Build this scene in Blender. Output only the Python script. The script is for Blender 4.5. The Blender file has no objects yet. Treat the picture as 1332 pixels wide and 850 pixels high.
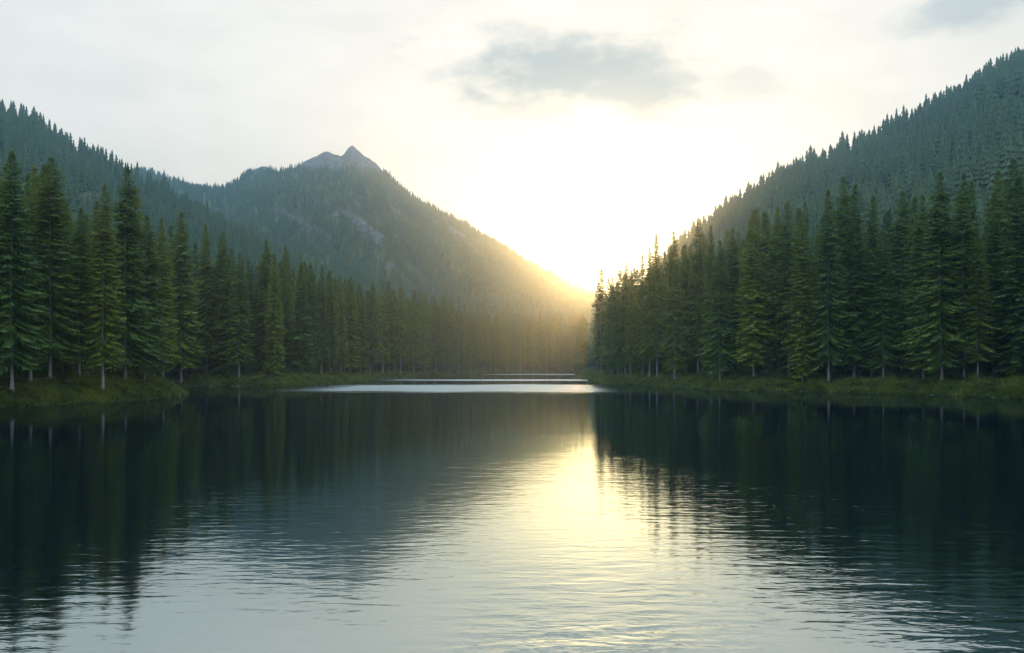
import bpy, math, numpy as np
from math import radians as R

# ------------------------------------------------------------------ frame of reference
F, CX, YH, CAMZ = 1153.0, 666.0, 476.0, 4.0      # metres per pixel scale of the view used to survey the place
rng = np.random.default_rng(11)
scene = bpy.context.scene
col = scene.collection

# ------------------------------------------------------------------ small numpy noise
def _hash(ix, iy, seed):
    n = (ix.astype(np.int64) * 374761393 + iy.astype(np.int64) * 668265263 + seed * 1442695041) & 0xffffffff
    n = ((n ^ (n >> 13)) * 1274126177) & 0xffffffff
    return ((n ^ (n >> 16)) & 0xffff) / 65535.0
def vnoise(x, y, seed=0):
    x = np.asarray(x, float); y = np.asarray(y, float)
    ix = np.floor(x); iy = np.floor(y); fx = x - ix; fy = y - iy
    fx = fx * fx * (3 - 2 * fx); fy = fy * fy * (3 - 2 * fy)
    a = _hash(ix, iy, seed); b = _hash(ix + 1, iy, seed); c = _hash(ix, iy + 1, seed); d = _hash(ix + 1, iy + 1, seed)
    return (a * (1 - fx) + b * fx) * (1 - fy) + (c * (1 - fx) + d * fx) * fy
def fbm(x, y, seed=0, octv=4, gain=0.5):
    s = 0; a = 1; t = 0
    for i in range(octv):
        s = s + a * vnoise(x, y, seed + i * 17); t += a; a *= gain; x = x * 2.03 + 5.1; y = y * 2.03 + 1.7
    return s / t - 0.5

# ------------------------------------------------------------------ helpers
def link(name, me, mat=None, parent=None):
    o = bpy.data.objects.new(name, me); col.objects.link(o)
    if mat: me.materials.append(mat)
    if parent: o.parent = parent
    return o
def mesh_np(name, verts, faces, smooth=False):
    """verts (n,3); faces (m,k) with constant k"""
    me = bpy.data.meshes.new(name)
    verts = np.ascontiguousarray(verts, np.float32); faces = np.ascontiguousarray(faces, np.int32)
    k = faces.shape[1]; m = faces.shape[0]
    me.vertices.add(len(verts)); me.vertices.foreach_set('co', verts.ravel())
    me.loops.add(m * k); me.loops.foreach_set('vertex_index', faces.ravel())
    me.polygons.add(m); me.polygons.foreach_set('loop_start', np.arange(0, m * k, k, dtype=np.int32))
    me.polygons.foreach_set('loop_total', np.full(m, k, np.int32))
    me.polygons.foreach_set('use_smooth', np.full(m, smooth))
    me.update(calc_edges=True)
    return me
def grid_faces(nu, nv):
    i = np.arange(nu - 1)[:, None] * nv + np.arange(nv - 1)[None, :]
    i = i.ravel()
    return np.stack([i, i + nv, i + nv + 1, i + 1], 1)
def add_attr(me, name, vals):
    a = me.attributes.new(name, 'FLOAT', 'POINT'); a.data.foreach_set('value', np.ascontiguousarray(vals, np.float32))

class NT:
    def __init__(s, tree): s.t = tree; s.n = tree.nodes; s.l = tree.links
    def add(s, typ, **kw):
        n = s.n.new(typ)
        for k, v in kw.items():
            if k == 'inp':
                for kk, vv in v.items():
                    if isinstance(vv, bpy.types.NodeSocket): s.l.new(vv, n.inputs[kk])
                    else: n.inputs[kk].default_value = vv
            else: setattr(n, k, v)
        return n
    def math(s, op, a, b=None, c=None, clamp=False):
        n = s.n.new('ShaderNodeMath'); n.operation = op; n.use_clamp = clamp
        for i, v in enumerate((a, b, c)):
            if v is None: continue
            if isinstance(v, bpy.types.NodeSocket): s.l.new(v, n.inputs[i])
            else: n.inputs[i].default_value = v
        return n.outputs[0]
    def mix(s, f, a, b):
        n = s.n.new('ShaderNodeMix'); n.data_type = 'RGBA'
        for key, v in ((0, f), (6, a), (7, b)):
            if isinstance(v, bpy.types.NodeSocket): s.l.new(v, n.inputs[key])
            else: n.inputs[key].default_value = v if key == 0 else (*v, 1)
        return n.outputs[2]
    def smooth(s, v, lo, hi):
        n = s.n.new('ShaderNodeMapRange'); n.interpolation_type = 'SMOOTHSTEP'
        s.l.new(v, n.inputs[0]); n.inputs[1].default_value = lo; n.inputs[2].default_value = hi
        return n.outputs[0]
def new_mat(name):
    m = bpy.data.materials.new(name); m.use_nodes = True
    nt = NT(m.node_tree); nt.n.clear()
    out = nt.add('ShaderNodeOutputMaterial')
    return m, nt, out

# ------------------------------------------------------------------ materials
def foliage_mat(name, dark, light, warm, attr=None, transl=0.28):
    m, nt, out = new_mat(name)
    if attr:
        r = nt.add('ShaderNodeAttribute', attribute_name=attr).outputs['Fac']
    else:
        r = nt.add('ShaderNodeObjectInfo').outputs['Random']
    tc = nt.add('ShaderNodeTexCoord')
    no = nt.add('ShaderNodeTexNoise', inp={'Scale': 0.9, 'Detail': 3.0})
    nt.l.new(tc.outputs['Object'], no.inputs['Vector'])
    c = nt.mix(nt.smooth(no.outputs[0], .35, .65), dark, light)
    c = nt.mix(nt.math('MULTIPLY', r, .8), c, warm)
    p = nt.add('ShaderNodeBsdfPrincipled', inp={'Base Color': c, 'Roughness': .75, 'Specular IOR Level': .2})
    t = nt.add('ShaderNodeBsdfTranslucent', inp={'Color': nt.mix(.5, c, (.10, .13, .015))})
    ms = nt.add('ShaderNodeMixShader', inp={0: transl})
    nt.l.new(p.outputs[0], ms.inputs[1]); nt.l.new(t.outputs[0], ms.inputs[2]); nt.l.new(ms.outputs[0], out.inputs[0])
    return m
M_needle = foliage_mat('needles', (.024, .062, .018), (.062, .118, .016), (.115, .152, .009))
M_forest = foliage_mat('forest_needles', (.028, .062, .036), (.048, .092, .046), (.066, .104, .044), attr='tint', transl=.2)
M_grass = foliage_mat('moss_grass', (.018, .036, .007), (.052, .086, .012), (.115, .140, .016), attr='tint', transl=.25)

def bark_mat():
    m, nt, out = new_mat('bark')
    tc = nt.add('ShaderNodeTexCoord')
    mp = nt.add('ShaderNodeMapping', inp={'Scale': (9, 9, 1.4)}); nt.l.new(tc.outputs['Object'], mp.inputs[0])
    no = nt.add('ShaderNodeTexNoise', inp={'Scale': 1.6, 'Detail': 5.0}); nt.l.new(mp.outputs[0], no.inputs['Vector'])
    c = nt.mix(nt.smooth(no.outputs[0], .38, .62), (.09, .09, .095), (.19, .19, .205))
    b = nt.add('ShaderNodeBump', inp={'Strength': .6, 'Distance': .03, 'Height': no.outputs[0]})
    p = nt.add('ShaderNodeBsdfPrincipled', inp={'Base Color': c, 'Roughness': .85, 'Normal': b.outputs[0]})
    nt.l.new(p.outputs[0], out.inputs[0]); return m
M_bark = bark_mat()

def ground_mat():
    m, nt, out = new_mat('mossy_ground')
    g = nt.add('ShaderNodeNewGeometry')
    n1 = nt.add('ShaderNodeTexNoise', inp={'Scale': .35, 'Detail': 6.0, 'Vector': g.outputs['Position']})
    n2 = nt.add('ShaderNodeTexNoise', inp={'Scale': 3.0, 'Detail': 6.0, 'Vector': g.outputs['Position']})
    c = nt.mix(nt.smooth(n1.outputs[0], .38, .62), (.016, .030, .008), (.036, .054, .012))
    c = nt.mix(nt.math('MULTIPLY', nt.smooth(n2.outputs[0], .5, .75), .6), c, (.05, .04, .022))
    b = nt.add('ShaderNodeBump', inp={'Strength': .8, 'Distance': .25, 'Height': n2.outputs[0]})
    p = nt.add('ShaderNodeBsdfPrincipled', inp={'Base Color': c, 'Roughness': .95, 'Specular IOR Level': .15, 'Normal': b.outputs[0]})
    nt.l.new(p.outputs[0], out.inputs[0]); return m
M_ground = ground_mat()

def hill_mat():
    m, nt, out = new_mat('hillside')
    g = nt.add('ShaderNodeNewGeometry')
    rk = nt.add('ShaderNodeAttribute', attribute_name='rock').outputs['Fac']
    n1 = nt.add('ShaderNodeTexNoise', inp={'Scale': .05, 'Detail': 8.0, 'Vector': g.outputs['Position']})
    n2 = nt.add('ShaderNodeTexNoise', inp={'Scale': .16, 'Detail': 9.0, 'Roughness': .65, 'Vector': g.outputs['Position']})
    soil = nt.mix(nt.smooth(n1.outputs[0], .4, .6), (.03, .045, .018), (.055, .07, .028))
    rock = nt.mix(nt.smooth(n2.outputs[0], .36, .64), (.030, .037, .036), (.10, .11, .106))
    f = nt.smooth(nt.math('ADD', rk, nt.math('MULTIPLY', nt.math('SUBTRACT', n1.outputs[0], .5), .8)), .35, .65)
    c = nt.mix(f, soil, rock)
    b = nt.add('ShaderNodeBump', inp={'Strength': 1.0, 'Distance': 4.0, 'Height': n2.outputs[0]})
    p = nt.add('ShaderNodeBsdfPrincipled', inp={'Base Color': c, 'Roughness': .95, 'Specular IOR Level': .1, 'Normal': b.outputs[0]})
    nt.l.new(p.outputs[0], out.inputs[0]); return m
M_hill = hill_mat()

def water_mat():
    m, nt, out = new_mat('lake_water')
    g = nt.add('ShaderNodeNewGeometry')
    pos = g.outputs['Position']
    sx = nt.add('ShaderNodeSeparateXYZ', inp={0: pos}); X, Y = sx.outputs[0], sx.outputs[1]
    def tex(scale, sc, detail, rough=.5, dist=0.0):
        mp = nt.add('ShaderNodeMapping', inp={'Vector': pos, 'Scale': sc, 'Rotation': (0, 0, R(4))})
        return nt.add('ShaderNodeTexNoise', inp={'Scale': scale, 'Detail': detail, 'Roughness': rough, 'Distortion': dist, 'Vector': mp.outputs[0]}).outputs[0]
    fine = tex(3.2, (.36, 1, 1), 3.0, .5, .4)
    mid = tex(.75, (.35, 1, 1), 2.0, .5, .3)
    swell = tex(.09, (.3, 1, 1), 2.0)
    # wind: the near water is ruffled, the far water calm but for a few wind streaks
    near = nt.math('SUBTRACT', 1.0, nt.smooth(Y, 15.0, 62.0))
    patch = nt.smooth(tex(.05, (.5, 1, 1), 3.0), .42, .62)
    def streak(y0, y1, x0, x1, soft=6.0, sx_=8.0):
        w = nt.math('ADD', nt.math('MULTIPLY', nt.math('SUBTRACT', tex(.05, (.3, .3, 1), 2.0), .5), 30.0), nt.math('MULTIPLY', nt.math('SUBTRACT', tex(.35, (.25, 1, 1), 4.0, .6), .5), 26.0))
        Yw = nt.math('ADD', Y, w)
        a = nt.smooth(Yw, y0 - soft, y0 + soft); b = nt.math('SUBTRACT', 1.0, nt.smooth(Yw, y1 - soft, y1 + soft))
        c = nt.smooth(X, x0 - sx_, x0 + sx_); d = nt.math('SUBTRACT', 1.0, nt.smooth(X, x1 - sx_ * .5, x1 + sx_ * .5))
        return nt.math('MULTIPLY', nt.math('MULTIPLY', a, b), nt.math('MULTIPLY', c, d))
    st = nt.math('MAXIMUM', streak(134, 188, -36, 16, 9), streak(236, 262, -38, 22, 5))
    st = nt.math('MAXIMUM', st, streak(385, 440, -20, 45, 8))
    amp = nt.math('ADD', .08, nt.math('MULTIPLY', near, nt.math('ADD', .48, nt.math('MULTIPLY', patch, .55))))
    amp = nt.math('ADD', amp, nt.math('MULTIPLY', st, 3.2))
    gu = nt.math('MULTIPLY', nt.math('MULTIPLY', nt.smooth(X, -2.5, 0.3), nt.math('SUBTRACT', 1.0, nt.smooth(X, 1.2, 4.5))), nt.math('SUBTRACT', 1.0, nt.smooth(Y, 12.0, 15.0)))
    amp = nt.math('ADD', amp, nt.math('MULTIPLY', gu, 1.5))
    h = nt.math('ADD', nt.math('MULTIPLY', fine, .012), nt.math('MULTIPLY', mid, .011))
    h = nt.math('ADD', h, nt.math('MULTIPLY', tex(2.6, (.9, 1, 1), 2.0), .004))
    h = nt.math('MULTIPLY', h, amp)
    h = nt.math('ADD', h, nt.math('MULTIPLY', swell, .02))
    b = nt.add('ShaderNodeBump', inp={'Strength': 1.0, 'Distance': 1.0, 'Height': h})
    ro = nt.math('ADD', .045, nt.math('MULTIPLY', st, .25))
    p = nt.add('ShaderNodeBsdfPrincipled', inp={'Base Color': (.0004, .0014, .0036, 1), 'Roughness': ro, 'IOR': 5.6, 'Specular Tint': (.84, .98, 1.0, 1), 'Normal': b.outputs[0]})
    nt.l.new(p.outputs[0], out.inputs[0]); return m
M_water = water_mat()

# ------------------------------------------------------------------ the lake and its shore
LAKE = np.array([(-150, -70), (-125, 20), (-98, 55), (-64, 80), (-50, 88), (-44.5, 98), (-43.5, 110), (-45, 124), (-50, 131), (-62, 137),
    (-76, 148), (-76, 160), (-66, 169), (-57, 171), (-47, 172), (-39, 184), (-36, 210), (-37, 240), (-38, 271), (-30, 329), (-19, 375), (-9, 419),
    (14, 458), (40, 461), (60, 450), (66, 410), (52, 372), (38, 362), (25, 352), (24, 330), (24.5, 288), (21.5, 255), (19.5, 225), (23, 200), (29, 184),
    (31, 165), (32.6, 151), (40, 142), (48, 136), (56, 121), (62, 107), (80, 82), (110, 40), (150, -70)], float)
def lake_d(x, y):
    """signed distance to the shore: positive on land"""
    x = np.asarray(x, float); y = np.asarray(y, float)
    best = np.full(x.shape, 1e9); ins = np.zeros(x.shape, bool)
    n = len(LAKE)
    for i in range(n):
        ax, ay = LAKE[i]; bx, by = LAKE[(i + 1) % n]
        dx, dy = bx - ax, by - ay
        t = np.clip(((x - ax) * dx + (y - ay) * dy) / (dx * dx + dy * dy), 0, 1)
        best = np.minimum(best, np.hypot(x - ax - t * dx, y - ay - t * dy))
        c = ((ay > y) != (by > y)) & (x < (bx - ax) * (y - ay) / ((by - ay) if by != ay else 1e-9) + ax)
        ins ^= c
    d = np.where(ins, -best, best)
    return d + 3.6 * fbm(x / 14, y / 14, 3, 3) + 1.5 * fbm(x / 3.2, y / 3.2, 5, 3)
def ground_z(x, y, d=None):
    if d is None: d = lake_d(x, y)
    land = 1.55 * (1 - np.exp(-np.maximum(d, 0) / 3.2)) + .022 * np.minimum(np.maximum(d, 0), 300)
    land = land + np.clip(d / 5, 0, 1) * (1.3 * fbm(x / 9, y / 9, 21, 3)) + np.clip(d / 1.5, 0, 1) * (1.1 * (.25 - np.abs(fbm(x / 2.6, y / 3.4, 31, 2))) + .5 * fbm(x / 1.1, y / 1.4, 37, 2))
    head = np.exp(-(((x + 55) / 8.5) ** 2 + ((y - 106) / 15) ** 2))
    land = land + head * 2.6 * np.clip(d / 6, 0, 1)
    return np.where(d > 0, land + .02, np.maximum(d * .35, -6.0))
def warp_axis(lo, hi, a, b, step, grow=1.16):
    mid = list(np.arange(a, b + 1e-6, step)); s = step; v = a; left = []
    while v > lo: s *= grow; v -= s; left.append(max(v, lo))
    s = step; v = b; right = []
    while v < hi: s *= grow; v += s; right.append(min(v, hi))
    return np.array(left[::-1] + mid + right)
ax = warp_axis(-1900, 1900, -100, 100, .75); ay = warp_axis(-300, 1900, 78, 470, 1.0)
GX, GY = np.meshgrid(ax, ay, indexing='ij')
gd = lake_d(GX, GY); gz = ground_z(GX, GY, gd)
me = mesh_np('ground', np.stack([GX.ravel(), GY.ravel(), gz.ravel()], 1), grid_faces(len(ax), len(ay)), True)
o = link('ground', me, M_ground); o['kind'] = 'structure'
me = mesh_np('water', np.array([(-260, -290, 0), (260, -290, 0), (260, 520, 0), (-260, 520, 0)], float), np.array([(0, 1, 2, 3)]))
o = link('water', me, M_water); o['kind'] = 'structure'

# ------------------------------------------------------------------ hills and the mountain
def interp(pts, x):
    p = np.array(pts, float); return np.interp(x, p[:, 0], p[:, 1])
def smooth_interp(pts, x, w=8.0):
    return (interp(pts, x - w) + interp(pts, x) * 2 + interp(pts, x + w)) / 4
def to_py(z, D): return YH - (z - CAMZ) / D * F
class Hill:
    def __init__(s, name, ridge, depth, near, px0, px1, nu, rough, pw, seed, treeh=0, sw=8):
        s.__dict__.update(locals()); del s.__dict__['s']
    def point(s, px, t):
        """px = bearing, t = 0 at the foot, 1 on the ridge, up to 1.6 down the far side"""
        Dr = interp(s.depth, px); D0 = interp(s.near, px)
        D = D0 + t * (Dr - D0)
        zr = np.maximum((YH - smooth_interp(s.ridge, px, s.sw)) / F * Dr + CAMZ - s.treeh * .8, 1)
        f = np.where(t <= 1, np.clip(t, 0, 1) ** s.pw, 1 - .9 * (np.clip(t, 1, 2) - 1) ** 1.3 * 1.3)
        X = (px - CX) / F * D
        env = np.clip(t, 0, 1) * np.clip(1.0 - np.abs(t), 0, 1) * 4 + .0
        rg = 1 - np.abs(fbm((X + .55 * D) / s.rough, (D * .3) / s.rough, s.seed, 4)) * 4
        bump = (rg - .45) * (.24 if not s.treeh else .06 if s.px0 > 700 else .12) * zr * env + .03 * zr * env * fbm(X / 40, D / 40, s.seed + 9, 4)
        rid = np.clip(t * 3 - 2, 0, 1) * (3.0 + .012 * zr) * fbm(X / 22, D / 60, s.seed + 5, 3)
        jag = 0 if s.treeh else np.clip(t * 4 - 3, 0, 1) * (9.0 * (.22 - np.abs(fbm(X / 19, D / 45, 53, 3))) + 4.5 * (.2 - np.abs(fbm(X / 7, D / 16, 59, 2))))
        return X, D, zr * f + bump + rid + jag - 2
MTN_RIDGE = [(-700, 330), (-200, 250), (60, 235), (150, 225), (185, 222), (215, 231), (250, 243), (285, 247), (305, 240), (325, 222), (341, 216), (352, 220), (362, 226), (375, 223),
    (395, 212), (412, 202), (425, 195), (434, 200), (446, 202), (452, 192), (459, 188), (466, 196), (483, 208), (500, 224), (520, 244), (540, 260), (575, 279), (610, 298), (650, 320),
    (700, 351), (735, 370), (765, 385), (810, 404), (860, 432), (920, 460), (1000, 472)]
mountain = Hill('mountain', MTN_RIDGE, [(-700, 1200), (450, 1300), (1000, 1150)], [(-700, 560), (450, 560), (1000, 560)], -500, 1000, 760, 120., 1.18, 41, 0, 2.5)
left_hill = Hill('hill', [(-900, -40), (-300, 40), (-100, 92), (0, 133), (30, 140), (60, 157), (100, 178), (140, 196), (170, 213), (220, 240), (300, 285), (400, 338), (480, 373), (560, 398), (650, 425), (760, 455), (800, 470)],
    [(-900, 560), (0, 620), (300, 600), (800, 560)], [(-900, 210), (0, 215), (300, 290), (800, 500)], -900, 800, 320, 70., 1.05, 71, 11)
right_hill = Hill('hill', [(765, 470), (800, 420), (840, 360), (870, 322), (885, 308), (905, 294), (940, 270), (990, 240), (1040, 212), (1100, 186), (1180, 146), (1250, 106), (1290, 80), (1332, 64), (1500, 10), (2200, -80)],
    [(765, 560), (880, 600), (1332, 680), (2200, 600)], [(765, 480), (880, 330), (1000, 220), (1332, 200), (2200, 200)], 765, 2200, 320, 80., 1.05, 91, 12)
SCREE = [((392, 252), (440, 274), 3), ((440, 274), (500, 314), 6.5), ((358, 272), (386, 284), 3.5), ((384, 286), (424, 306), 5), ((566, 288), (602, 308), 3), ((500, 262), (520, 278), 2), ((470, 330), (520, 352), 2.2)]
def bare_mask(px, py):
    m = np.zeros(np.shape(px))
    for (ax_, ay_), (bx_, by_), w in SCREE:
        dx, dy = bx_ - ax_, by_ - ay_
        t = np.clip(((px - ax_) * dx + (py - ay_) * dy) / (dx * dx + dy * dy), 0, 1)
        dd = np.hypot(px - ax_ - t * dx, (py - ay_ - t * dy))
        m = np.maximum(m, np.clip(1.5 - dd / w + 1.6 * fbm(px / 12, py / 9, 8, 3), 0, 1))
    line = interp([(290, 150), (305, 218), (330, 226), (380, 220), (400, 222), (450, 221), (500, 228), (530, 246), (560, 262), (575, 240)], px)
    m = np.maximum(m, np.clip((line + 8 * fbm(px / 9, py / 9, 15, 3) - py) / 4 + .5, 0, 1))
    return m
def build_hill(h, nt_=150):
    u = np.linspace(h.px0, h.px1, h.nu); t = np.concatenate([np.linspace(0, 1, nt_), np.linspace(1.02, 1.7, 20)])
    P, T = np.meshgrid(u, t, indexing='ij')
    X, D, Z = h.point(P, T)
    me = mesh_np(h.name, np.stack([X.ravel(), D.ravel(), Z.ravel()], 1), grid_faces(len(u), len(t)), True)
    rk = np.zeros(P.shape)
    if h is mountain: rk = bare_mask(P, to_py(Z, D)); rk[T > 1] = 1
    add_attr(me, 'rock', rk.ravel())
    o = link(h.name, me, M_hill); o['kind'] = 'structure'
for h in (mountain, left_hill, right_hill): build_hill(h)

# ------------------------------------------------------------------ spruce crowns
H0 = 28.0
def crown_mesh(name, seed, whorl, nb, step, bw, gap=True, rmax=3.9, bare=.13):
    """drooping spruce boughs: every bough carries two rows of needle sprays and hanging sprays"""
    g = np.random.default_rng(seed)
    V = []; Fc = []
    def blades(base, dirv, side, ln, w):
        n = len(base); k = sum(len(v) for v in V)
        a = base; m = base + dirv * (ln * .42)[:, None]
        tip = base + dirv * ln[:, None] + np.array([0, 0, -.08]) * ln[:, None]
        V.append(np.concatenate([a, m + side * w[:, None], tip, m - side * w[:, None]]))
        i = np.arange(n); Fc.append(np.stack([k + i, k + n + i, k + 2 * n + i, k + 3 * n + i], 1))
    z = bare * H0
    lean = g.uniform(0, 6.28)
    while z < H0 - .25:
        q = (z - bare * H0) / (H0 * (1 - bare))
        Rr = rmax * ((1 - q) ** .82) * (0.70 + .30 * min(1, q / .14)) + .10
        tj = g.uniform(.86, 1.12)
        k = nb if q < .85 else max(4, nb - 2)
        for b in range(k):
            a = 2 * math.pi * (b + g.uniform(-.45, .45)) / k + z * 2.4
            aa = (a + math.pi / 2 + math.pi) % (2 * math.pi) - math.pi       # angle from the -Y side
            if gap and q < .68 and abs(aa) < .40: continue
            if g.random() < .07: continue
            L = Rr * tj * g.uniform(.74, 1.14) * (1 + .13 * math.sin(a * 2 + seed) + .10 * math.sin(z * 1.3 + a))
            if g.random() < .06: L *= 1.22
            pitch = R(np.interp(q, [0, .35, .75, 1], [-42, -35, -17, 36]) + g.uniform(-6, 6))
            n = max(3, int(L / step)); s = (np.arange(n) + g.uniform(.2, .8)) / n
            s = s * .92 + .08
            rr = L * s * math.cos(pitch); zz = z + g.uniform(-.13, .13) + L * (math.sin(pitch) * s + .13 * s ** 2.2 - .06 * np.sin(s * 3.1))
            bend = g.uniform(-.10, .10); az = a + bend * s
            base = np.stack([rr * np.cos(az), rr * np.sin(az), zz], 1)
            out = np.array([math.cos(a), math.sin(a), math.sin(pitch) + .15]); out /= np.linalg.norm(out)
            lat = np.array([-math.sin(a), math.cos(a), 0])
            for sd in (-1, 1):
                ln = (.26 + .66 * (1 - s) ** .7 * min(1, L / 2.2)) * g.uniform(.7, 1.25, n) * min(1.1, .38 + L / 2)
                dv = out * g.uniform(.5, .9, n)[:, None] + lat * sd * .8 + np.array([0, 0, -1]) * g.uniform(.15, .6, n)[:, None]
                dv /= np.linalg.norm(dv, axis=1)[:, None]
                sv = np.cross(dv, np.array([0, 0, 1.]) + .5 * g.normal(size=(n, 3))); sv /= np.linalg.norm(sv, axis=1)[:, None] + 1e-9
                blades(base, dv, sv, ln, bw * g.uniform(.7, 1.2, n) * (.5 + .5 * min(1, L / 1.5)))
            # sprays hanging beneath the bough, and its tip
            ln = (.20 + .26 * (1 - s)) * g.uniform(.6, 1.25, n) * min(1, .25 + L / 2)
            dv = out * .55 + np.array([0, 0, -1]) * g.uniform(.5, 1.1, n)[:, None] + lat * g.normal(0, .3, n)[:, None]
            dv /= np.linalg.norm(dv, axis=1)[:, None]
            sv = np.cross(dv, out + .8 * g.normal(size=(n, 3))); sv /= np.linalg.norm(sv, axis=1)[:, None] + 1e-9
            blades(base, dv, sv, ln, bw * g.uniform(.7, 1.2, n))
            blades(base[-1:], (out + np.array([0, 0, .12]))[None, :], lat[None, :], np.array([.45 * min(1, .2 + L / 2)]), np.array([bw * .9]))
        z += whorl * g.uniform(.75, 1.25) * (1.0 - .62 * q)
    # leader shoot
    base = np.stack([np.zeros(5), np.zeros(5), np.linspace(H0 - 1.0, H0 - .3, 5)], 1)
    dv = np.stack([.25 * np.cos(np.arange(5) * 2.4), .25 * np.sin(np.arange(5) * 2.4), np.ones(5)], 1)
    sv = np.stack([-np.sin(np.arange(5) * 2.4), np.cos(np.arange(5) * 2.4), np.zeros(5)], 1)
    blades(base, dv, sv, np.full(5, .6), np.full(5, .07))
    return np.concatenate(V), np.concatenate(Fc)
def trunk_mesh(seed):
    g = np.random.default_rng(seed); V = []; Fc = []; ns = 9
    zs = np.array([-1.2, 0, .35, 1, 3, 6, 10, 15, 20, 25, 27.6])
    rs = np.array([.42, .34, .25, .21, .19, .175, .15, .12, .085, .04, .012]) * .88
    wx = .12 * np.sin(zs * .23 + seed); wy = .1 * np.cos(zs * .19 + seed); wx -= wx[1]; wy -= wy[1]; wx *= np.clip(zs / 6, 0, 1) * (zs < 24); wy *= np.clip(zs / 6, 0, 1) * (zs < 24)
    for i, (z, r) in enumerate(zip(zs, rs)):
        for k in range(ns):
            a = 2 * math.pi * k / ns; rr = r * (1 + (.18 if z < .4 else .05) * g.uniform(-1, 1))
            V.append((wx[i] + rr * math.cos(a), wy[i] + rr * math.sin(a), z))
    for i in range(len(zs) - 1):
        for k in range(ns):
            Fc.append((i * ns + k, i * ns + (k + 1) % ns, (i + 1) * ns + (k + 1) % ns, (i + 1) * ns + k))
    # dead snags below the crown and limbs inside it
    for j in range(46):
        z = g.uniform(1.2, 5.0) if j < 14 else g.uniform(4.5, 22); a = g.uniform(0, 6.28)
        L = g.uniform(.25, 1.1) if j < 14 else g.uniform(.9, 2.4) * (1 - z / 30)
        r = .025 if j < 14 else .04; b = len(V)
        p0 = np.array([0, 0, z]); dv = np.array([math.cos(a), math.sin(a), g.uniform(-.5, -.05)]); lat = np.array([-math.sin(a), math.cos(a), 0])
        p1 = p0 + dv * L
        for q in (p0 + lat * r, p0 - lat * r * .5 + np.array([0, 0, r]), p0 - lat * r * .5 - np.array([0, 0, r]), p1): V.append(tuple(q))
        Fc += [(b, b + 1, b + 3, b + 3), (b + 1, b + 2, b + 3, b + 3), (b + 2, b, b + 3, b + 3)]
    me = bpy.data.meshes.new('trunk')
    me.from_pydata(V, [], [tuple(dict.fromkeys(f)) for f in Fc]); me.update()
    for p in me.polygons: p.use_smooth = True
    me.materials.append(M_bark); return me
def crown_data(*a, **k):
    v, f = crown_mesh(*a, **k); me = mesh_np('crown', v, f); me.materials.append(M_needle); return me
NEAR = [crown_data('crown', 100 + i, .72, 12, .17, .075, True, [3.7, 4.3, 3.3, 4.0, 3.5, 3.9][i], [.15, .12, .17, .13, .18, .14][i]) for i in range(6)]
BACK = [crown_data('crown', 200 + i, .8, 10, .25, .11, False, [3.5, 4.1, 3.2, 3.8][i], [.09, .06, .12, .08][i]) for i in range(4)]
FARM = [crown_data('crown', 300 + i, 1.0, 9, .38, .18, True, [3.5, 4.0, 3.2, 3.7][i], [.16, .13, .18, .15][i]) for i in range(4)]
TRUNKS = [trunk_mesh(7 + i) for i in range(3)]

# ------------------------------------------------------------------ where the single trees stand
def ray_ground(px, base_y, dmin=60., dmax=520.):
    """depth on the bearing px where the ground first shows at image height base_y; else just behind the shore"""
    D = np.arange(dmin, dmax, .5); X = (px - CX) / F * D
    d = lake_d(X, D); z = ground_z(X, D, d); py = to_py(z, D)
    ok = np.where((d > 1.6) & (py <= base_y))[0]
    if len(ok): return D[ok[0]]
    ok = np.where(d > 3)[0]; return D[ok[0]]
SKY = [(-400, 150), (0, 205), (20, 200), (65, 205), (85, 245), (100, 258), (130, 240), (150, 245), (172, 218), (190, 262), (205, 275), (235, 275), (270, 292), (295, 290), (312, 325), (345, 312), (375, 320), (400, 340), (440, 352), (460, 360),
    (500, 362), (530, 370), (560, 380), (590, 385), (620, 396), (660, 399), (700, 402), (740, 401), (767, 405), (770, 370), (783, 350), (797, 360), (812, 342), (825, 348), (838, 331), (852, 306), (873, 300), (890, 300), (905, 283), (930, 293),
    (960, 285), (980, 270), (1000, 275), (1028, 262), (1075, 248), (1100, 228), (1130, 245), (1180, 245), (1225, 224), (1255, 226), (1295, 221), (1325, 205), (1700, 140)]
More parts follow.
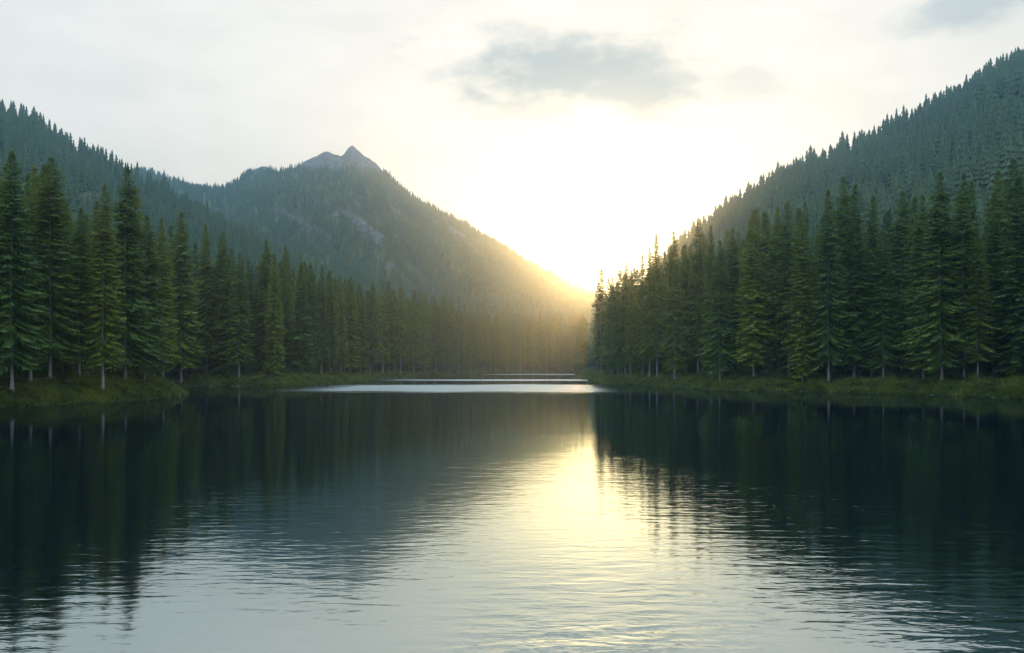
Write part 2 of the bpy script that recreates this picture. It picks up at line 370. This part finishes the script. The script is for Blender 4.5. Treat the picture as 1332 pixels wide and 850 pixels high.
FRONT = [  # bearing, foot, tip, crown width (all in survey pixels)
    (16, 509, 197, 100), (65, 495, 202, 88), (103, 493, 268, 60), (134, 509, 238, 78), (163, 497, 215, 74), (188, 498, 278, 66), (236, 505, 276, 74), (212, 496, 284, 52), (40, 497, 244, 60),
    (269, 488, 292, 56), (311, 493, 328, 54), (345, 488, 312, 50), (373, 487, 319, 44), (404, 487, 342, 40), (430, 488, 353, 34), (456, 487, 360, 34), (481, 488, 366, 30), (498, 487, 360, 28), (521, 487, 371, 28),
    (291, 488, 300, 46), (325, 487, 338, 34), (358, 487, 334, 34), (390, 487, 330, 34), (418, 487, 345, 30), (443, 487, 362, 26), (469, 487, 366, 26),
    (538, 487, 374, 26), (553, 487, 386, 22), (567, 487, 386, 24), (585, 487, 382, 24), (597, 486, 392, 20), (612, 486, 396, 20), (628, 486, 388, 22), (645, 486, 400, 18), (660, 486, 398, 18), (677, 486, 404, 17), (694, 486, 402, 18), (711, 485, 405, 16), (728, 485, 404, 16), (745, 485, 400, 17), (758, 485, 408, 14),
    (782, 488, 349, 32), (797, 489, 360, 26), (804, 490, 378, 28), (813, 489, 340, 30), (836, 489, 331, 34), (845, 490, 322, 34), (855, 490, 304, 38), (877, 496, 300, 44), (892, 490, 318, 36), (908, 490, 282, 46), (926, 492, 294, 44), (936, 497, 312, 52), (820, 489, 350, 26),
    (962, 484, 300, 46), (975, 485, 287, 44), (986, 483, 268, 52), (1011, 488, 268, 52), (1026, 492, 260, 62), (1045, 488, 262, 50), (1078, 496, 247, 68), (1100, 489, 228, 64), (1110, 491, 262, 56), (1134, 492, 252, 62), (1149, 494, 298, 58), (1176, 491, 246, 66),
    (1201, 494, 252, 60), (1225, 499, 223, 82), (1254, 493, 226, 70), (1272, 496, 306, 66), (1295, 492, 222, 72), (1320, 493, 205, 88), (1062, 488, 290, 46)]
trees = []      # (x, y, z, H, width factor, row, px)
for px, by, ty, w in FRONT:
    D = float(ray_ground(px, by)); X = (px - CX) / F * D; z = float(ground_z(np.array([X]), np.array([D]))[0])
    H = ((YH - ty) / F * D + CAMZ - z) * (1 if D < 250 else rng.uniform(.88, 1.05))
    r = (w / 2) / F * D
    trees.append([X, D, z, H, r, 0, px])
def tip_limit(X, D, z): 
    px = CX + X / D * F; return (YH - interp(SKY, px)) / F * D + CAMZ - z
# rows behind: walk candidate points inland, keep a spacing
def rows(dlo, dhi, spacing, row, maxn, pxr=(-8, 1342), seed=0, tries=60000):
    g = np.random.default_rng(seed)
    X = g.uniform(-120, 130, tries); Y = g.uniform(80, 520, tries)
    d = lake_d(X, Y); px = CX + X / Y * F
    ok = (d > dlo) & (d < dhi) & (px > pxr[0]) & (px < pxr[1])
    ok &= ~((px < 262) & (Y > 134)) | (row > 0)
    ok &= ~((px > 762) & (px < 776))
    ok &= ~((px > 776) & (Y > 330))
    out = []
    P = np.array([(t[0], t[1]) for t in trees])
    for x, y, p in zip(X[ok], Y[ok], px[ok]):
        sp = spacing * (1 + .0018 * max(0, y - 150))
        if len(P) and np.min(np.hypot(P[:, 0] - x, P[:, 1] - y)) < sp: continue
        z = float(ground_z(np.array([x]), np.array([y]))[0]); lim = float(tip_limit(x, y, z))
        H = min(g.uniform(24, 33), lim - g.uniform(0.2, 3.2))
        if H < 13: continue
        trees.append([x, y, z, H, H * g.uniform(.125, .165), row, p]); out.append(1)
        P = np.vstack([P, (x, y)])
        if len(out) >= maxn: break
rows(6, 14, 4.3, 1, 125, seed=3)
rows(14, 24, 5.0, 2, 95, seed=4)
print('single trees', len(trees))
# ---- labels
ORD = ['first', 'second', 'third', 'fourth', 'fifth', 'sixth', 'seventh', 'eighth', 'ninth', 'tenth', 'eleventh', 'twelfth', 'thirteenth', 'fourteenth', 'fifteenth', 'sixteenth', 'seventeenth', 'eighteenth', 'nineteenth', 'twentieth'] + ['%dth' % i for i in range(21, 60)]
ZONES = [(-50, 90, 'at the outer end of the left headland'), (90, 255, 'near the tip of the left headland'), (255, 340, 'beside the left inlet'), (340, 410, "under the mountain's small knob"),
    (410, 480, 'under the twin rocky summit'), (480, 540, "under the mountain's steep shoulder"), (540, 610, "under the mountain's long right slope"), (610, 690, "under the mountain's low right slope"), (690, 770, 'at the head of the lake'),
    (770, 832, 'on the sunlit point'), (832, 900, "under the right hill's lower end"), (900, 970, 'on the right shore past the point'), (970, 1050, 'midway along the right shore'),
    (1050, 1130, 'in the dark middle right shore'), (1130, 1210, 'right of the middle right shore'), (1210, 1280, "under the right hill's high flank"), (1280, 1400, 'at the right edge of the view')]
ROWN = ['front row', 'second row', 'back row']
def zone(px):
    for i, (a, b, _) in enumerate(ZONES):
        if a <= px < b: return i
    return 0
buckets = {}
for i, t in enumerate(trees): buckets.setdefault((zone(t[6]), t[5]), []).append(i)
labels = {}
for (zi, row), idx in buckets.items():
    idx.sort(key=lambda i: trees[i][6])
    hs = [trees[i][3] for i in idx]; hi, lo = max(hs), min(hs)
    for k, i in enumerate(idx):
        t = trees[i]
        adj = 'tallest' if (t[3] == hi and len(idx) > 2) else 'shortest' if (t[3] == lo and len(idx) > 2) else ('broad' if t[4] / t[3] > .135 else 'slim')
        labels[i] = '%s spruce, %s from the left, %s %s' % (adj, ORD[k], ROWN[row], ZONES[zi][2]) if len(idx) > 1 else '%s spruce alone in the %s %s' % (adj, ROWN[row], ZONES[zi][2])
GROUPS = ['spruces of the front row along the water', 'spruces of the second row behind the shore', 'spruces of the back row of the shore forest']
protos = {}
def proto(key, crown, trunk):
    r = bpy.data.objects.new('spruce_tree', None); r.empty_display_size = .5
    c = bpy.data.objects.new('crown', crown); k = bpy.data.objects.new('trunk', trunk)
    protos[key] = (r, c, k)
for i, t in enumerate(trees):
    X, Y, z, H, r, row, px = t
    if Y > 225: lib = FARM
    elif row == 0: lib = NEAR
    else: lib = BACK if Y > 120 else NEAR
    ci = int(rng.integers(len(lib))); key = (id(lib), ci)
    if key not in protos: proto(key, lib[ci], TRUNKS[ci % 3])
    pr, pc, pk = protos[key]
    root = pr.copy(); crown = pc.copy(); trunk = pk.copy()
    for ob in (root, crown, trunk): col.objects.link(ob)
    crown.parent = root; trunk.parent = root
    root.location = (X, Y, z)
    az = math.atan2(X, Y)
    rz = (-az + rng.uniform(-.22, .22)) if row == 0 else rng.uniform(-3.1, 3.1)
    root.rotation_euler = (rng.uniform(-.012, .012), rng.uniform(-.012, .012), rz)
    s = H / H0; wr = r / 3.9
    root.scale = (1, 1, 1)
    cw = 1.36 if lib is FARM else 1.16
    crown.scale = (wr * cw * rng.uniform(.9, 1.1), wr * cw * rng.uniform(.9, 1.1), s)
    tk = min(1.25, max(.8, s)); trunk.scale = (tk, tk, s)
    root['label'] = labels[i]; root['category'] = 'tree'; root['group'] = GROUPS[row]
for r_, c_, k_ in protos.values():
    for ob in (r_, c_, k_): bpy.data.objects.remove(ob)

# ------------------------------------------------------------------ the rest of the forest, one object
def simple_tree(seed, tiers, sides, h=1.0, rad=.15):
    """unit spruce: stacked ragged skirts; returns verts, tris"""
    g = np.random.default_rng(seed); V = []; Fc = []
    for k in range(tiers):
        q0 = .08 + .9 * k / tiers; q1 = min(1.0, q0 + 1.55 * .9 / tiers)
        r = rad * (1 - q0) ** .85 + .008
        b = len(V); V.append((0, 0, q1)); off = g.uniform(0, 6)
        for s in range(sides * 2):
            a = off + math.pi * s / sides; rr = r * (g.uniform(.85, 1.25) if s % 2 == 0 else g.uniform(.45, .7))
            V.append((rr * math.cos(a), rr * math.sin(a), q0 + (g.uniform(-.02, .012) if s % 2 == 0 else .025)))
        n = sides * 2
        for s in range(n): Fc.append((b, b + 1 + s, b + 1 + (s + 1) % n))
    return np.array(V), np.array(Fc)
def quads_to_tris(v, f): return v, np.concatenate([f[:, [0, 1, 2]], f[:, [0, 2, 3]]])
FILL = []
for i in range(3):
    v, f = crown_mesh('x', 400 + i, 1.05, 7, .62, .30, False, 3.7, .13); v = v / H0; FILL.append(quads_to_tris(v, f))
HILLT = [simple_tree(500 + i, 6, 6, rad=.205) for i in range(5)]
MTNT = [simple_tree(600 + i, 4, 5, rad=.19) for i in range(5)]
AV, AF, AT = [], [], []; nv = 0
def scatter(lib, P, H, W, g):
    # stands of lighter and darker kinds of conifer, and each tree its own shade
    global nv
    which = g.integers(len(lib), size=len(P)); ang = g.uniform(0, 6.28, len(P)); tint = np.clip(.4 + 1.6 * fbm(P[:, 0] / 55, P[:, 1] / 55, 61, 3) + g.uniform(-.3, .35, len(P)), 0, 1)
    for k, (v, f) in enumerate(lib):
        m = which == k
        if not m.any(): continue
        p, h, w, a = P[m], H[m], W[m], ang[m]; ca, sa = np.cos(a)[:, None], np.sin(a)[:, None]
        x = (v[None, :, 0] * ca - v[None, :, 1] * sa) * (h * w)[:, None] + p[:, 0:1]
        y = (v[None, :, 0] * sa + v[None, :, 1] * ca) * (h * w)[:, None] + p[:, 1:2]
        z = v[None, :, 2] * h[:, None] + p[:, 2:3]
        AV.append(np.stack([x, y, z], 2).reshape(-1, 3)); n = len(p)
        AF.append((f[None] + (np.arange(n) * len(v))[:, None, None]).reshape(-1, 3) + nv); nv += n * len(v)
        AT.append(np.repeat(tint[m], len(v)))
g = np.random.default_rng(77)
# shore forest behind the rows of single trees, and beyond the frame
N = 90000; X = g.uniform(-230, 240, N); Y = g.uniform(30, 640, N); d = lake_d(X, Y); px = CX + X / Y * F
inview = (px > -8) & (px < 1342)
ok = (((d > 20) & (d < 85)) | (~inview & (d > 3) & (d < 70))) & (px > -700) & (px < 2100)
ok &= ~((px > 762) & (px < 778)) & ~((px > 776) & (px < 840) & (Y > 300)) & ~(inview & (Y < 90))
X, Y, px, d = X[ok], Y[ok], px[ok], d[ok]
cell = {}; keep = []
TP = np.array([(t[0], t[1]) for t in trees])
for i in range(len(X)):
    c = (int(X[i] // 5), int(Y[i] // 5))
    if c in cell: continue
    if np.min(np.hypot(TP[:, 0] - X[i], TP[:, 1] - Y[i])) < 3.6: continue
    cell[c] = 1; keep.append(i)
X, Y, px = X[keep], Y[keep], px[keep]
z = ground_z(X, Y); lim = (YH - interp(SKY, px)) / F * Y + CAMZ - z
H = np.minimum(g.uniform(22, 31, len(X)), lim - g.uniform(1, 4, len(X))); k = H > 11
scatter(FILL, np.stack([X, Y, z - .3], 1)[k], H[k], g.uniform(.85, 1.15, k.sum()), g)
print('fill', k.sum())
# saplings and thicket under the trees
N = 26000; X = g.uniform(-110, 110, N); Y = g.uniform(84, 430, N); px = CX + X / Y * F; kk = (px > -40) & (px < 1380); X, Y = X[kk], Y[kk]
d = lake_d(X, Y); kk = (d > 7) & (d < 30) & (g.random(len(d)) < .16); X, Y = X[kk], Y[kk]; z = ground_z(X, Y)
scatter(FILL, np.stack([X, Y, z - .25], 1), g.uniform(1.5, 5.5, len(X)), g.uniform(1.3, 2.2, len(X)), g)
print('saplings', len(X))
def hill_trees(h, n, hmin, hmax, lib, tmax=1.04, pxr=(-420, 1750)):
    global nv
    px = g.uniform(max(h.px0, pxr[0]), min(h.px1, pxr[1]), n * 3); t = g.uniform(.0, tmax, n * 3)
    Xx, D, Z = h.point(px, t)
    okk = g.random(n * 3) < D / D.max()
    dd = lake_d(Xx, D); okk &= (Z > 1.0) & (dd > 12)
    if h is mountain:
        py = to_py(Z, D); okk &= g.random(n * 3) > bare_mask(px, py) * 1.05
        okk &= py > -50
    idx = np.where(okk)[0][:n]
    patch = 1 + .5 * fbm(Xx[idx] / 60, D[idx] / 60, 5, 3)
    Hh = g.uniform(hmin, hmax, len(idx)) * patch
    Hh *= np.where(g.random(len(idx)) < .07, 1.25, 1)
    scatter(lib, np.stack([Xx, D, Z - .6], 1)[idx], Hh, g.uniform(.8, 1.1, len(idx)), g)
    print('hill trees', h.name, len(idx))
hill_trees(left_hill, 5200, 9.5, 15.5, HILLT)
hill_trees(right_hill, 4800, 12, 19, HILLT)
hill_trees(mountain, 17000, 6.5, 11, MTNT, pxr=(150, 950))
me = mesh_np('forest', np.concatenate(AV), np.concatenate(AF)); add_attr(me, 'tint', np.concatenate(AT))
o = link('forest', me, M_forest); o['kind'] = 'stuff'; o['label'] = 'dense conifer forest covering the hills and mountain behind the shore trees'; o['category'] = 'forest'

# ------------------------------------------------------------------ grass and moss tufts on the banks
XS, YS = [], []
for i in range(len(LAKE)):
    A, B = LAKE[i], LAKE[(i + 1) % len(LAKE)]; mid = (A + B) / 2; L = float(np.hypot(*(B - A)))
    if mid[1] < 78: continue
    n = int(L * 950 * min(1, 105 / mid[1]) ** 1.1); u = g.uniform(-.05, 1.05, n); off = g.uniform(-4, 1, n) + 19 * g.random(n) ** 1.5
    dx, dy = (B - A) / L                                   # the polygon runs clockwise or not: try both sides, keep land
    sg = g.choice([-1, 1], n)
    XS.append(A[0] + dx * L * u - dy * off * sg); YS.append(A[1] + dy * L * u + dx * off * sg)
X = np.concatenate(XS); Y = np.concatenate(YS); px = CX + X / Y * F
k = (px > -60) & (px < 1400) & (Y > 80); X, Y = X[k], Y[k]
d = lake_d(X, Y); k = (d > .05) & (d < 19); X, Y = X[k], Y[k]; z = ground_z(X, Y)
n = len(X); nb = 5; V = np.zeros((n, nb * 3, 3)); clump = np.clip(.95 + 2.6 * fbm(X / 2.0, Y / 2.0, 66, 2), .25, 2.4)
for b in range(nb):
    a = g.uniform(0, 6.28, n); hgt = g.uniform(.12, .42, n) * clump * (1 + 1.3 * np.clip((d[k] - 2.5) / 6, 0, 1) * (fbm(X / 1.7, Y / 1.7, 45, 2) > 0)); w = g.uniform(.05, .12, n); ln = g.uniform(.08, .4, n)
    ox, oy = g.uniform(-.2, .2, n), g.uniform(-.2, .2, n)
    V[:, b * 3 + 0] = np.stack([X + ox - w * np.sin(a), Y + oy + w * np.cos(a), z - .03], 1)
    V[:, b * 3 + 1] = np.stack([X + ox + w * np.sin(a), Y + oy - w * np.cos(a), z - .03], 1)
    V[:, b * 3 + 2] = np.stack([X + ox + ln * np.cos(a), Y + oy + ln * np.sin(a), z + hgt], 1)
# ferns and mossy hummocks: bigger sprays standing out of the turf
pk = np.where((g.random(n) < .05 * np.clip(Y / 120, .8, 2.2)))[0]; m_ = len(pk); NB = 16
W2 = np.zeros((m_, NB * 3, 3)); R2 = g.uniform(.35, .95, m_) * np.clip(Y[pk] / 170, .9, 1.5)
for b in range(NB):
    a = g.uniform(0, 6.28, m_); e = g.uniform(.25, 1.2, m_); q = g.uniform(.55, 1.1, m_) * R2; w = .11 * R2 * g.uniform(.8, 1.6, m_)
    bx, by, bz = X[pk], Y[pk], z[pk]
    W2[:, b * 3 + 0] = np.stack([bx - w * np.sin(a), by + w * np.cos(a), bz], 1)
    W2[:, b * 3 + 1] = np.stack([bx + w * np.sin(a), by - w * np.cos(a), bz], 1)
    W2[:, b * 3 + 2] = np.stack([bx + q * np.cos(a) * np.cos(e), by + q * np.sin(a) * np.cos(e), bz + q * np.sin(e) * .8], 1)
tv = np.concatenate([np.repeat(np.clip(fbm(X / 1.8, Y / 2.2, 88, 3) * 2.6 + .45 + g.uniform(-.2, .2, n), 0, 1), nb * 3), np.repeat(g.uniform(0, 1, m_), NB * 3)])
VV = np.concatenate([V.reshape(-1, 3), W2.reshape(-1, 3)]); print('ferns', m_)
me = mesh_np('grass', VV, np.arange(len(VV)).reshape(-1, 3)); add_attr(me, 'tint', tv)
o = link('grass', me, M_grass); o['kind'] = 'stuff'; o['label'] = 'mossy green grass and low plants on the lake banks'; o['category'] = 'grass'
print('tufts', n)

# ------------------------------------------------------------------ air
SUN_PX, SUN_PY = 794., 368.
sun_az = math.atan((SUN_PX - CX) / F); sun_el = math.atan((YH - SUN_PY) / F * math.cos(sun_az))
def box(name, x0, x1, y0, y1, z0, z1):
    v = [(x, y, z) for x in (x0, x1) for y in (y0, y1) for z in (z0, z1)]
    f = [(0, 1, 3, 2), (4, 6, 7, 5), (0, 4, 5, 1), (2, 3, 7, 6), (0, 2, 6, 4), (1, 5, 7, 3)]
    me = bpy.data.meshes.new(name); me.from_pydata(v, [], f); me.update(); return me
m, nt, out = new_mat('haze_air')
v = nt.add('ShaderNodeVolumePrincipled', inp={'Color': (.35, .68, 1.0, 1), 'Density': .00030, 'Anisotropy': .89})
nt.l.new(v.outputs[0], out.inputs['Volume'])
o = link('haze', box('haze', -1950, 1950, -310, 1950, -7.5, 345), m); o['kind'] = 'stuff'; o['label'] = 'thin pale evening haze filling the valley'; o['category'] = 'haze'

# ------------------------------------------------------------------ sky with a few soft clouds
w = bpy.data.worlds.new('World'); scene.world = w; w.use_nodes = True
nt = NT(w.node_tree); nt.n.clear(); out = nt.add('ShaderNodeOutputWorld')
sky = nt.add('ShaderNodeTexSky'); sky.sky_type = 'NISHITA'; sky.sun_disc = False
sky.sun_elevation = sun_el; sky.sun_rotation = sun_az; sky.altitude = 200; sky.air_density = .9; sky.dust_density = 1.6; sky.ozone_density = 2.0
gm = nt.add('ShaderNodeGamma', inp={'Gamma': .11, 'Color': sky.outputs[0]})      # evens the sky out: the picture's sky is nearly white all over
hs = nt.add('ShaderNodeHueSaturation', inp={'Saturation': 1.5, 'Value': 6.8, 'Color': gm.outputs[0]})
tint = nt.add('ShaderNodeVectorMath', operation='MULTIPLY', inp={0: hs.outputs[0], 1: (1.11, 1.015, .875)})
tc = nt.add('ShaderNodeTexCoord'); dirv = tc.outputs['Generated']
sp = nt.add('ShaderNodeSeparateXYZ', inp={0: dirv})
az = nt.math('ARCTAN2', sp.outputs[0], sp.outputs[1]); el = nt.math('ARCSINE', sp.outputs[2])
cb = nt.add('ShaderNodeCombineXYZ', inp={0: az, 1: nt.math('MULTIPLY', el, 2.2)})
nz = nt.add('ShaderNodeTexNoise', inp={'Scale': 9.0, 'Detail': 5.0, 'Roughness': .5, 'Vector': cb.outputs[0]})
nz2 = nt.add('ShaderNodeTexNoise', inp={'Scale': 24.0, 'Detail': 4.0, 'Roughness': .55, 'Vector': cb.outputs[0]})
wob = nt.math('ADD', nt.math('MULTIPLY', nt.math('SUBTRACT', nz.outputs[0], .5), 2.4), nt.math('MULTIPLY', nt.math('SUBTRACT', nz2.outputs[0], .5), 1.7))
fac = None
for cx, cy, rw, rh, tilt, st in [(735, 94, 128, 40, .06, 1.0), (805, 116, 92, 30, .1, .95), (690, 78, 80, 24, -.05, .6), (965, 110, 48, 22, -.1, .42), (1268, 2, 62, 20, -.1, .65), (880, 238, 70, 9, 0, .2), (660, 246, 45, 13, 0, .22), (840, 78, 60, 18, 0, .3)]:
    a0 = math.atan((cx - CX) / F); e0 = math.atan((YH - cy) / F * math.cos(a0))
    da = nt.math('SUBTRACT', az, a0); de = nt.math('ADD', nt.math('SUBTRACT', el, e0), nt.math('MULTIPLY', da, tilt))
    q = nt.math('ADD', nt.math('POWER', nt.math('MULTIPLY', da, F / rw), 2.0), nt.math('POWER', nt.math('MULTIPLY', de, F / rh), 2.0))
    q = nt.math('SUBTRACT', nt.math('SUBTRACT', 1.45, nt.math('SQRT', q)), nt.math('MULTIPLY', wob, .8))
    q = nt.math('MULTIPLY', nt.smooth(q, -.25, 1.1), st)
    fac = q if fac is None else nt.math('MAXIMUM', fac, q)
CLOUD = nt.mix(.72, (0, 0, 0), (4.7, 5.6, 5.9))
# added fill: unseen sky overhead and behind the viewer brightened to light the trees
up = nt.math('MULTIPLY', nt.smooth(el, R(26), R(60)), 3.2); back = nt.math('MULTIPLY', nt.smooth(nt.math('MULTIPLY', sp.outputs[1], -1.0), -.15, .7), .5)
sky_boost = nt.math('MULTIPLY', nt.math('ADD', nt.math('ADD', up, back), 1.0), nt.math('ADD', .85, nt.math('MULTIPLY', nz.outputs[0], .3)))
vm = nt.add('ShaderNodeVectorMath', operation='SCALE', inp={0: tint.outputs[0], 'Scale': sky_boost})
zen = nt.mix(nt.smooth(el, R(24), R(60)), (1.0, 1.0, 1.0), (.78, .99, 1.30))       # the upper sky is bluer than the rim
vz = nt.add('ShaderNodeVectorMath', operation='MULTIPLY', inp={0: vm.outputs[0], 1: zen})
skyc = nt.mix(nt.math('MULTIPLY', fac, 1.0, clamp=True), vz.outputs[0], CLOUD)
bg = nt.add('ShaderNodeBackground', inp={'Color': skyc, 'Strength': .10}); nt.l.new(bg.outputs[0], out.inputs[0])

sl = bpy.data.lights.new('sun', 'SUN'); sl.energy = 2.8; sl.angle = R(.53); sl.color = (1.0, .32, .075)
so = bpy.data.objects.new('sun', sl); col.objects.link(so)
from mathutils import Vector
sd = Vector((math.sin(sun_az) * math.cos(sun_el), math.cos(sun_az) * math.cos(sun_el), math.sin(sun_el)))
so.rotation_euler = sd.to_track_quat('Z', 'Y').to_euler(); so.location = (0, -20, 60)

# ------------------------------------------------------------------ camera and render settings
cd = bpy.data.cameras.new('camera'); cd.sensor_width = 36; cd.lens = 36 * F / 1332; cd.shift_y = (YH - 425) / 1332; cd.clip_start = .5; cd.clip_end = 9000
co = bpy.data.objects.new('camera', cd); col.objects.link(co); co.location = (0, 0, CAMZ); co.rotation_euler = (R(90), 0, 0); scene.camera = co
scene.view_settings.view_transform = 'Standard'; scene.view_settings.look = 'None'; scene.view_settings.exposure = 0.3; scene.view_settings.gamma = 1.0
cy = scene.cycles
cy.use_denoising = True; cy.max_bounces = 6; cy.diffuse_bounces = 2; cy.glossy_bounces = 2; cy.transmission_bounces = 3; cy.volume_bounces = 1; cy.transparent_max_bounces = 4
cy.sample_clamp_indirect = 6.0; cy.sample_clamp_direct = 6.0; cy.caustics_reflective = False; cy.caustics_refractive = False
